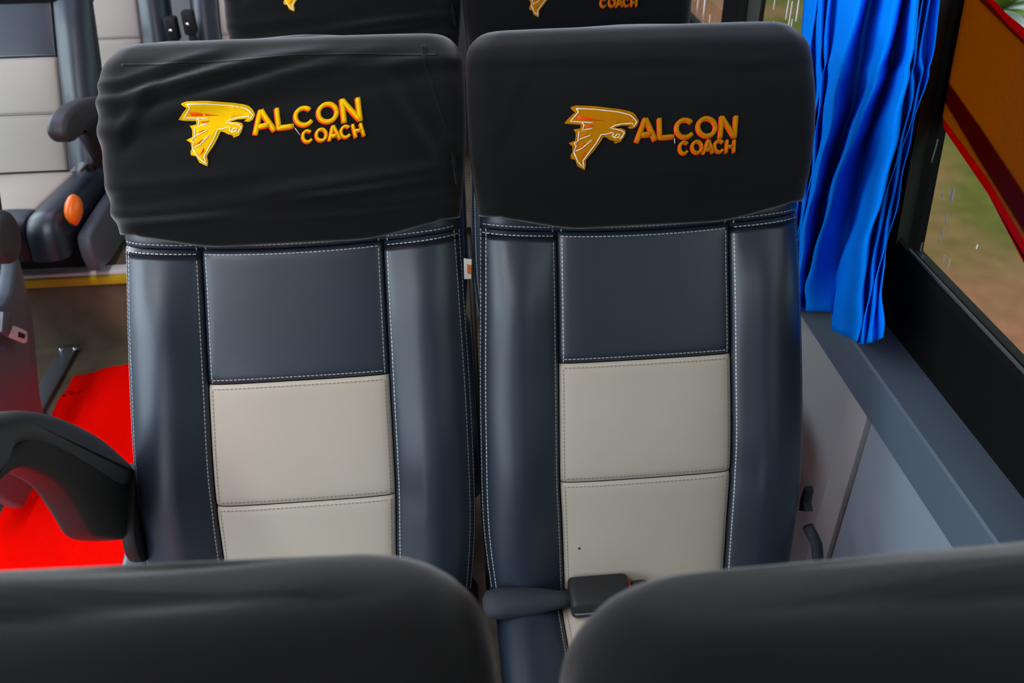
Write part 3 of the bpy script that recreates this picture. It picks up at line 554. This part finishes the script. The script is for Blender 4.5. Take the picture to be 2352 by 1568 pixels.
    # ---- fabric head cover
    nf = lambda x, h: cover_front(x, h, folds)
    lv = []
    for v in np.concatenate([[0.0, 0.02], np.linspace(0.06, 1, 44 if detail else 20)]): lv.append(('w', v))
    for th in np.linspace(8, 90, 12): lv.append(('t', math.radians(th)))
    for s in (0.86, 0.66, 0.4, 0.15): lv.append(('c', s))
    NX, NA, NS_, NB = (56 if detail else 30), 8, 4, 16
    rows = []
    for kind, v in lv:
        row = []
        ins = 0.0
        if kind == 't': ins = COVR*(1 - math.cos(v))
        if kind == 'c': ins = COVR
        h1 = COVT - COVR
        w_ = float(CW(0.69)) - ins*0.95 if kind != 'w' else None
        def hv(x):
            if kind == 'w': return float(hem(x)) - hem_drop + v*(h1 - float(hem(x)) + hem_drop)
            return h1 + COVR*(math.sin(v) if kind == 't' else 1.0)
        hh0 = hv(0.2)
        w = w_ if w_ is not None else float(CW(hh0))
        rc = 0.034
        pts = []
        bk = -0.092 + ins*0.35
        for i in range(NX):                                                   # front, left to right
            x = -(w - rc) + 2*(w - rc)*i/(NX - 1); h = hv(x)
            pts.append((x, h, float(nf(x, min(h, 0.70))) - ins*1.10))
        fr = float(nf(w - rc, min(hh0, 0.70))) - ins*1.10; fl = float(nf(-(w - rc), min(hh0, 0.70))) - ins*1.10
        rn = min(rc, (fr - bk)*0.48)
        for i in range(1, NA + 1):
            a = math.pi/2*i/NA; pts.append((w - rc + rc*math.sin(a), hv(w), fr - rn + rn*math.cos(a)))
        for i in range(1, NS_): pts.append((w, hv(w), fr - rn + (bk + rn - fr + rn)*i/NS_))
        for i in range(NA + 1):
            a = math.pi/2*i/NA; pts.append((w - rc + rc*math.cos(a), hv(w), bk + rn - rn*math.sin(a)))
        for i in range(1, NB): pts.append(((w - rc)*(1 - 2*i/NB), hv(w), bk))
        rn = min(rc, (fl - bk)*0.48)
        for i in range(NA + 1):
            a = math.pi/2*i/NA; pts.append((-(w - rc) - rc*math.sin(a), hv(w), bk + rn - rn*math.cos(a)))
        for i in range(1, NS_): pts.append((-w, hv(w), bk + rn + (fl - rn - bk - rn)*i/NS_))
        for i in range(NA):
            a = math.pi/2*i/NA; pts.append((-(w - rc) - rc*math.cos(a), hv(w), fl - rn + rn*math.sin(a)))
        P = np.array(pts)
        if kind == 'c':
            cn = np.array([0, P[:, 1].mean() + 0.004*(1 - v), (P[:, 2].max() + P[:, 2].min())/2])
            P = cn + (P - cn)*np.array([v if v > 0.5 else v, 1, v]); P[:, 1] = COVT + 0.004*(1 - v) + 0.0016*np.sin(P[:, 0]*38 + seed) * (1 if folds is FOLDS_L else 0.4)
        rows.append(P)
    inner = rows[0].copy(); inner[:, 2] = np.where(inner[:, 2] > -0.03, inner[:, 2] - 0.005, inner[:, 2] + 0.004); inner[:, 0] *= 0.985; inner[:, 1] += 0.003
    rows = [inner] + rows
    npp = len(rows[0]); A = np.concatenate(rows); V = [S(*p) for p in A]
    F = grid_faces(npp, len(rows), closed_u=True) + [tuple((len(rows) - 1)*npp + k for k in range(npp))]
    cv = mesh('head_cover', V, F, M['cover'], root)
    if folds is FOLDS_L:          # gusset seams of the cover
        for pts in ([(0.170, 0.7), (0.172, 0.672), (0.185, 0.63), (0.200, 0.58), (0.207, 0.53)],):
            V, F_, MI = [], [], []
            ribbon([(x, min(h, 0.695)) for x, h in pts], 0.0035, 0.0012, V, F_, MI, 0, nf, S, base=-0.0002)
            mesh('cover_seam', V, F_, M['cover'], cv)
    if folds is FOLDS_L:
        V, F_, MI = [], [], []
        ribbon([(x, 0.6845 + 0.002*math.sin(x*20 + seed)) for x in np.linspace(-0.186, 0.186, 40)], 0.003, 0.0007, V, F_, MI, 0, nf, S, base=-0.0006)
        mesh('cover_seam', V, F_, M['cover'], cv)
    if logo:
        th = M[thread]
        V, F_, MI = [], [], []
        patch(logo['outline'], 0.0009, V, F_, MI, 0, nf, S)
        o = logo['outline']; ribbon(o + [o[0]], 0.0018, 0.0014, V, F_, MI, 0, nf, S)
        for p in logo['white']: ribbon(p, 0.00125, 0.0010, V, F_, MI, 1, nf, S, base=0.0014)
        for p in logo['red']: patch(p, 0.0007, V, F_, MI, 2, nf, S, base=0.0014)
        for p in logo['eye']: ribbon(p, 0.0010, 0.0006, V, F_, MI, 2 if thread == 'shaded_yellow' else 0, nf, S, base=0.0014)
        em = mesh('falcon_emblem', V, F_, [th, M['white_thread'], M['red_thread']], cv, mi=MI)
        for (ch, (tl, tr_, bl, br)) in logo['letters']:
            tl, tr_, bl, br = map(np.array, (tl, tr_, bl, br)); small = ch.islower()
            lw = np.linalg.norm(tl - bl)*(0.205 if not small else 0.225)
            mp = lambda u, v: tuple(bl*(1 - u)*(1 - v) + br*u*(1 - v) + tl*(1 - u)*v + tr_*u*v)
            V, F_, MI = [], [], []
            for st in LETTERS[ch.upper()]:
                pth = [mp(*p) for p in st]; cl = ch.upper() == 'O'
                ribbon(pth, lw*1.12, 0.0010, V, F_, MI, 1, nf, S, base=0.0003, off=(-0.0013, -0.0013), closed=cl)
                if ch == 'L':
                    ribbon(pth[:2], lw, 0.0018, V, F_, MI, 0, nf, S); ribbon([(pth[1][0] - lw*0.5, pth[1][1]), pth[2]], lw, 0.0018, V, F_, MI, 0, nf, S)
                else: ribbon(pth, lw, 0.0018, V, F_, MI, 0, nf, S, closed=cl)
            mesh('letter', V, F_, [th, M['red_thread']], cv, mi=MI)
        V, F_, MI = [], [], []
        ribbon(logo['tail'], 0.0008, 0.0005, V, F_, MI, 0, nf, S); mesh('loose_thread', V, F_, M['white_thread'], cv)
    # ---- cushion: swept from the crease forward, over the front edge and down
    tilt = math.radians(5); Ls = cushion_len; RA = 0.055; arcL = RA*math.radians(88); Ltot = Ls + arcL + 0.05
    def path(s):
        if s <= Ls: return (math.cos(tilt)*s, math.sin(tilt)*s, tilt)
        f0, z0 = math.cos(tilt)*Ls, math.sin(tilt)*Ls; a = min((s - Ls)/RA, math.radians(88)); ang = tilt - a
        f = f0 + RA*(math.sin(a - tilt) + math.sin(tilt)); z = z0 - RA*(math.cos(tilt) - math.cos(a - tilt))
        ex = max(0.0, s - Ls - arcL); return (f + math.cos(ang)*ex, z + math.sin(ang)*ex, ang)
    def CSF(x, s, n):
        f, z, a = path(s); return (x, 0.035 - f - 0*n - (-math.sin(a))*n, zc - 0.045 + z + math.cos(a)*n)
    CB = hermite([(0, 0.0), (0.12, 0.006), (0.4, 0.014), (0.7, 0.013), (0.9, 0.002), (1.0, -0.016)])
    def cush(x, s):
        ax = np.abs(np.asarray(x, float)); c = 0.124; q = np.clip((ax - c)/(0.214 - c), 0, 1)
        n = np.where(ax <= c, 0.004*(1 - (ax/c)**4), CB(q)); n = n - 0.006*np.exp(-np.abs(ax - c)/0.0035)
        return n - np.where(ax <= c, 0.005*np.exp(-np.abs(s - Ls*0.86)/0.003), 0)
    def cgrid(nm, xs, ss, mt, flip=False, tail=None):
        V = []
        for s in ss:
            for x in xs: V.append(CSF(x, s, float(cush(x, s))))
            if tail:
                for (dx, dn) in tail: V.append(CSF(xs[-1] + dx, s, float(cush(xs[-1], s)) - dn))
        return mesh(nm, V, grid_faces(len(xs) + (len(tail) if tail else 0), len(ss), flip=flip), mt, root)
    inx = np.concatenate([[-1, -0.99, -0.97, -0.94], np.linspace(-0.88, 0.88, 18), [0.94, 0.97, 0.99, 1]])*0.1234
    s1 = np.concatenate([np.linspace(0, Ls*0.84, 16), [Ls*0.85, Ls*0.856, Ls*0.859]]); s2 = np.concatenate([[Ls*0.861, Ls*0.864, Ls*0.87], np.linspace(Ls*0.88, Ltot, 22)])
    ci = cgrid('cushion_insert', inx, s1, M['beige'], True)
    cgrid('cushion_front', inx, s2, M['leather'], True)
    surfc = lambda x, s: cush(x, s)
    for sg in (-1, 1):
        xs = sg*(0.1246 + np.concatenate([[0, 0.01, 0.03, 0.06], np.linspace(0.1, 1, 18)])*(0.214 - 0.1246))
        cb = cgrid('cushion_bolster', xs, np.linspace(0, Ltot, 34), M['leather'], sg > 0, tail=[(0, 0.02), (-sg*0.003, 0.05), (-sg*0.008, 0.09)])
        if detail: stitches([(sg*0.1300, s) for s in np.linspace(0.03, Ls, 40)], cb, M['stitch'], surfc, SS=CSF)
    if detail:
        for sg in (-1, 1): stitches([(sg*0.1180, s) for s in np.linspace(0.03, Ls*0.85, 40)], ci, M['stitch_tan'], surfc, SS=CSF)
    box('seat_pan', (-0.198, -Ls - 0.005, zc - 0.13), (0.198, 0.05, zc - 0.066), M['black'], root, bevel=0.02)
    # ---- understructure
    for sx in (-0.15, 0.15):
        prism('leg', [(-0.06, zc - 0.11), (-0.02, zc - 0.11), (0.03, 0.03), (0.06, 0.0), (foot, 0.0), (foot + 0.02, 0.03), (-0.10, 0.05)], 'x', sx - 0.016, sx + 0.016, M['black'], root, bevel=0.004)
    if skirt: prism('side_cover', smooth_outline(skirt, 1), 'x', arm_side*0.226, arm_side*0.262, M['grey_plastic'], root, bevel=0.008, seg=3)
    if arm:
        pad, body = arm; x0, x1 = arm_side*0.228, arm_side*0.278
        a_ = prism('armrest', smooth_outline(body, 2), 'x', x0 + arm_side*0.004, x1 - arm_side*0.004, M['black'], root, bevel=0.010, seg=3)
        prism('arm_pad', smooth_outline(pad, 2), 'x', x0, x1, M['armpad'], a_, bevel=0.014, seg=4)
    return root, S

# ------------------------------------------------------------------ the seats in their rows
def off(pts, dz, dy=0.0): return [(a + dy, b + dz) for a, b in pts]
ARM_UP = (off([(0.103, 0.140), (0.066, 0.212), (0.036, 0.264), (-0.034, 0.353), (-0.10, 0.413), (-0.18, 0.452), (-0.245, 0.458), (-0.285, 0.430), (-0.262, 0.392), (-0.20, 0.402), (-0.145, 0.372), (-0.115, 0.385), (-0.06, 0.325), (0.0, 0.235), (0.05, 0.15)], 0.55),
          off([(0.103, 0.130), (0.045, 0.235), (-0.03, 0.330), (-0.10, 0.385), (-0.215, 0.400), (-0.215, 0.383), (-0.135, 0.366), (-0.10, 0.333), (-0.062, 0.273), (-0.050, 0.207), (-0.047, 0.172), (-0.012, 0.130), (0.025, 0.090), (0.095, 0.055)], 0.55))
ARM_LOW = lambda z: (off([(0.10, 0.157), (-0.03, 0.202), (-0.15, 0.232), (-0.25, 0.242), (-0.30, 0.232), (-0.322, 0.205), (-0.30, 0.175), (-0.25, 0.160), (-0.17, 0.165), (-0.05, 0.15), (0.08, 0.11)], z, -0.03),
                     off([(0.10, 0.13), (-0.03, 0.17), (-0.15, 0.18), (-0.22, 0.165), (-0.17, 0.147), (-0.14, 0.117), (-0.12, 0.057), (-0.09, 0.007), (0.01, -0.013), (0.07, 0.067)], z, -0.03))
SKIRT_MAIN = [(0.07, 0.60), (0.10, 0.52), (0.06, 0.30), (-0.10, 0.24), (-0.40, 0.26), (-0.44, 0.36), (-0.40, 0.44), (-0.10, 0.46), (-0.02, 0.58)]
ROW = 'coach seats in pairs beside the right windows'
seat_l, S_l = build_seat('coach_seat', (-0.2, 0.80, 0), lean=0.035, logo=LOGO_L, thread='yellow', folds=FOLDS_L, seed=0.7, arm=ARM_UP, arm_side=-1, skirt=SKIRT_MAIN)
seat_r, S_r = build_seat('coach_seat', (0.2503, 0.80, 0), lean=0.010, logo=LOGO_R, thread='shaded_yellow', folds=FOLDS_R, seed=2.1)
back_l = copy_tree(seat_l); back_l.location = (-0.178, 1.49, 0)
back_r = copy_tree(seat_r); back_r.location = (0.272, 1.49, 0)
tag(seat_l, 'aisle seat with wrinkled black headcover, bright yellow falcon logo and raised armrest', 'seat', ROW)
tag(seat_r, 'window seat with smooth black headcover and shade-darkened yellow falcon logo, beside the blue curtain', 'seat', ROW)
tag(back_l, 'partly hidden aisle seat behind the bright yellow logo seat, cut by the top edge', 'seat', ROW)
tag(back_r, 'partly hidden window seat behind the shade-darkened yellow logo seat, cut by the top edge', 'seat', ROW)
front_l, _ = build_seat('coach_seat', (-0.2, -0.025, 0), recline=18, lean=0.02, logo=LOGO_L, thread='yellow', folds=FOLDS_L, seed=1.4, detail=False)
front_r, _ = build_seat('coach_seat', (0.2503, -0.038, 0), recline=18, lean=0.01, logo=LOGO_R, thread='shaded_yellow', folds=FOLDS_R, seed=2.9, detail=False)
front_l.rotation_euler.y = 0.04; front_l.location.x = -0.264; front_l.location.y = -0.024
front_r.rotation_euler.y = -0.022; front_r.location.x = 0.277; front_r.location.y = -0.052
tag(front_l, 'blurred creased black headcover seat filling the lower left foreground', 'seat', ROW)
tag(front_r, 'blurred plain black headcover seat filling the lower right foreground', 'seat', ROW)
ZA = 0.224
SK_A = [(0.08, ZA - 0.075), (0.06, 0.012), (-0.073, 0.010), (-0.356, 0.028), (-0.375, ZA - 0.15), (-0.372, ZA - 0.085), (-0.34, ZA - 0.070), (0.004, ZA - 0.071)]
aft, _ = build_seat('coach_seat', (-1.225, 2.55, 0.243), zc=ZA, recline=28, lean=0.013, logo=LOGO_L, seed=0.2, detail=False, foot=-0.24, hem_drop=0.022, arm=ARM_LOW(ZA), arm_side=1, skirt=SK_A)
tag(aft, 'seat on the raised platform across the aisle with an orange knob and curved armrest', 'seat', 'seats across the aisle and at the rear')
V = []; nk = 20
for (t, rr) in ((-1, 0.0), (-0.9, 0.42), (-0.6, 0.80), (-0.2, 1.0), (0.2, 0.96), (0.6, 0.68), (0.9, 0.30), (1.05, 0.0)):
    for k in range(nk):
        a = 2*math.pi*k/nk; V.append((0.238 + 0.022*rr*math.cos(a), -0.352 + 0.038*rr*math.sin(a) - 0.014*t, ZA - 0.004 - 0.037*t))
mesh('recline_knob', V, grid_faces(nk, 8, closed_u=True), M['orange'], aft)
b_ = box('belt_buckle', (0.20, -0.12, ZA + 0.0), (0.226, -0.03, ZA + 0.03), M['black'], aft, bevel=0.006)
prism('buckle_tongue', [(-0.185, ZA + 0.036), (-0.11, ZA + 0.030), (-0.11, ZA + 0.022), (-0.185, ZA + 0.028)], 'x', 0.185, 0.215, M['steel'], b_, bevel=0.001)
SK_N = [(0.017, 0.515), (0.03, 0.50), (0.0, 0.40), (-0.018, 0.342), (-0.07, 0.26), (-0.120, 0.176), (-0.15, 0.05), (-0.41, 0.05), (-0.41, 0.45), (-0.26, 0.50), (-0.16, 0.46), (-0.08, 0.445), (-0.02, 0.48)]
ARM_N = ([(-0.01, 0.635), (-0.15, 0.665), (-0.33, 0.685), (-0.37, 0.67), (-0.37, 0.64), (-0.30, 0.62), (-0.02, 0.59)], [(0.0, 0.61), (-0.2, 0.645), (-0.3, 0.65), (-0.25, 0.60), (-0.1, 0.55), (0.0, 0.54)])
near, _ = build_seat('coach_seat', (-1.265, 1.86, 0), zc=0.50, recline=26, logo=LOGO_L, seed=0.9, detail=False, arm=ARM_N, arm_side=1, skirt=SK_N)
tag(near, 'seat across the aisle at the left edge with round armrest pivot and steel belt tongue', 'seat', 'seats across the aisle and at the rear')
disc('arm_pivot', (0.262, -0.028, 0.578), 1, 0.060, 0.022, M['armpad'], near, dome=0.004)
bt = prism('belt_tongue', [(-0.171, 0.432), (-0.145, 0.415), (-0.109, 0.377), (-0.114, 0.366), (-0.124, 0.357), (-0.137, 0.362), (-0.181, 0.408), (-0.193, 0.425)], 'x', 0.285, 0.2875, M['nosing'], near, bevel=0.0008)
prism('tongue_slot', [(-0.142, 0.398), (-0.121, 0.376), (-0.130, 0.370), (-0.152, 0.390)], 'x', 0.287, 0.2882, M['black'], bt)
prism('tongue_grip', [(-0.153, 0.455), (-0.168, 0.425), (-0.193, 0.42), (-0.213, 0.445), (-0.178, 0.475)], 'x', 0.284, 0.294, M['grey_plastic'], bt, bevel=0.003)
bench = []
for k, (x, lab) in enumerate(((-1.17, 'rear bench seat whose beige panel shows above the left headcover'), (-0.655, 'rear bench seat with only a blue-grey side bolster and thin beige edge showing'),
                              (-0.15, 'rear bench seat hidden behind the pair, third from the left wall'), (0.335, 'rear bench seat in the corner beside the right rear window'))):
    if k == 0: b_, _ = build_seat('coach_seat', (x, 3.25, 0.243), zc=0.242, recline=24, seed=0.3, detail=False); first = b_
    else: b_ = copy_tree(first); b_.location = (x, 3.25, 0.243)
    tag(b_, lab, 'seat', 'seats across the aisle and at the rear'); bench.append(b_)
for (p, x, h) in ((bench[0], 0.248, 0.435), (bench[1], -0.205, 0.455)):
    s_ = box('buckle_stalk', (x - 0.011, -0.02, 0.19), (x + 0.011, 0.01, h - 0.06), M['webbing'], p, bevel=0.004)
    box('belt_buckle', (x - 0.020, -0.032, h - 0.07), (x + 0.020, 0.018, h + 0.01), M['black'], s_, bevel=0.008)
    disc('rivet', (x, -0.034, h - 0.03), 1, 0.006, 0.005, M['steel'], s_, n=12)

# ---- small fittings of the window seat: lap belt with buckle, stud, lever
zt = 0.508
V = []
for i, (x, y, w, t) in enumerate(((-0.232, -0.036, 0.010, 0.006), (-0.226, -0.036, 0.021, 0.014), (-0.205, -0.036, 0.024, 0.018), (-0.175, -0.037, 0.022, 0.017), (-0.150, -0.037, 0.018, 0.014), (-0.128, -0.037, 0.012, 0.010), (-0.105, -0.037, 0.010, 0.008))):
    for k in range(14):
        a = 2*math.pi*k/14; V.append((x, y + w*math.cos(a), zt + 0.022 + t*math.sin(a) + 0.0012*math.sin(5*a + i)))
bb = mesh('belt_sleeve', V, grid_faces(14, 7, closed_u=True, flip=True) + [tuple(range(14)), tuple(6*14 + k for k in range(14))[::-1]], M['webbing'], seat_r)
bk = box('belt_buckle', (-0.114, -0.062, zt + 0.008), (-0.031, -0.010, zt + 0.038), M['black'], seat_r, bevel=0.007, seg=3)
box('buckle_edge', (-0.110, -0.0635, zt + 0.0195), (-0.060, -0.0605, zt + 0.0215), M['alu'], bk, bevel=0.0006)
box('release_button', (-0.0325, -0.052, zt + 0.014), (-0.0285, -0.020, zt + 0.030), M['red_thread'], bk, bevel=0.001)
box('belt_tongue', (-0.026, -0.040, zt + 0.010), (-0.002, -0.016, zt + 0.028), M['black'], seat_r, bevel=0.006, seg=3)
def ball(name, c, r_, mt, p, sz=1.0):
    V = [(c[0] + r_*math.sin(t)*math.cos(a), c[1] + r_*math.sin(t)*math.sin(a), c[2] + sz*r_*math.cos(t)) for t in np.linspace(0.05, math.pi - 0.05, 9) for a in np.linspace(0, 2*math.pi, 12, endpoint=False)]
    return mesh(name, V, grid_faces(12, 9, closed_u=True, flip=True), mt, p)
ball('metal_stud', (0.0945, -0.021, 0.524), 0.0036, M['steel'], seat_r)
tube('wire_clip', [(0.176, -0.03, 0.535), (0.180, -0.034, 0.5385), (0.190, -0.037, 0.536), (0.196, -0.04, 0.531)], 0.0017, M['nosing'], seat_r, n=6)
p0 = S_r(-0.093, 0.030, float(leather(-0.093, 0.030, 2.1)) + 0.0002)
ball('dark_spot', p0, 0.0020, M['black'], seat_r, 0.5)
prism('recline_lever', [(0.050, 0.600), (0.046, 0.628), (0.038, 0.626), (0.036, 0.604), (0.026, 0.598), (0.045, 0.580)], 'x', 0.226, 0.239, M['black'], seat_r, bevel=0.003)
tube('belt_strap', [(0.232, 0.02, 0.575), (0.243, 0.005, 0.555), (0.247, -0.02, 0.51), (0.243, -0.03, 0.46), (0.235, -0.02, 0.40)], 0.008, M['webbing'], seat_r, n=8)
fa = prism('gap_dark_slab', smooth_outline([(0.02, 0.50), (0.19, 0.96), (0.215, 0.975), (0.235, 0.955), (0.07, 0.47), (0.03, 0.47)], 2), 'x', -0.2255, -0.219, M['black'], seat_r, bevel=0.003)  # black slab added to darken the gap between the two seats
# ---- fittings of the aisle seat: label on the inner edge, black hinge with a coiled cable
tg = prism('woven_tag', [(0.2185, 0.951), (0.2285, 0.949), (0.2270, 0.921), (0.2180, 0.921)], 'y', 0.168, 0.1695, M['tagw'], seat_l)
prism('tag_print', [(0.2225, 0.943), (0.2280, 0.941), (0.2270, 0.928), (0.2225, 0.930)], 'y', 0.1672, 0.1679, M['tago'], tg)
hg = prism('arm_hinge', smooth_outline([(0.10, 0.72), (0.125, 0.66), (0.10, 0.60), (0.04, 0.585), (0.0, 0.62), (0.02, 0.68)], 2), 'x', -0.240, -0.222, M['black'], seat_l, bevel=0.004)
for q in range(3):
    tube('cable_coil', [(-0.247 + 0.004*math.cos(a*2), 0.055 + 0.010*q + 0.016*math.cos(a), 0.685 - 0.020*q + 0.026*math.sin(a)) for a in np.linspace(0, 2*math.pi, 28, endpoint=False)], 0.0016, M['black'], hg, n=6, closed=True)

# ------------------------------------------------------------------ curtain gathered at the window pillar
def curtain():
    cols = []
    for c in CURTAIN:
        P = [np.array(p) for p in c]; d = P[0] - P[1]; up = P[0] + d*((1.69 - P[0][2])/d[2]); up[1] = 0.5*up[1] + 0.5*(P[0][1] + 0.10)
        P = [up] + P; t = np.linspace(0, 1, len(P)); f = [hermite(list(zip(t, [p[k] for p in P]))) for k in range(3)]
        tt = np.concatenate([np.linspace(0, 0.2, 8)[:-1], np.linspace(0.2, 1, 44)])
        cols.append(np.stack([f[k](tt) for k in range(3)], 1))
    C = np.array(cols)                                              # columns x rows x 3
    s = np.arange(len(C), dtype=float); ss = np.concatenate([np.linspace(i, i + 1, 7)[:-1] for i in range(len(C) - 1)] + [[len(C) - 1]])
    G = np.zeros((len(ss), C.shape[1], 3))
    for j in range(C.shape[1]):
        for k in range(3): G[:, j, k] = np.interp(ss, s, C[:, j, k])
    # round the pleat edges a little and add slight waviness
    for _ in range(1): G[1:-1] = 0.25*G[:-2] + 0.5*G[1:-1] + 0.25*G[2:]
    rows = np.linspace(0, 1, C.shape[1])
    G[:, :, 0] += 0.0022*np.sin(rows*17 + ss[:, None]*0.9) + 0.0015*np.sin(rows*41 + ss[:, None]*2.1)
    nu, nv = G.shape[0], G.shape[1]
    V = [tuple(G[i, j]) for j in range(nv) for i in range(nu)]
    o = mesh('window_curtain', V, grid_faces(nu, nv), M['curtain'])
    md = o.modifiers.new('cloth_thickness', 'SOLIDIFY'); md.thickness = 0.0014; md.offset = 0
    tag(o, 'bright blue pleated curtain gathered at the window pillar', 'curtain')
    # stitched hem across the two front pleats
    return o
curtain()
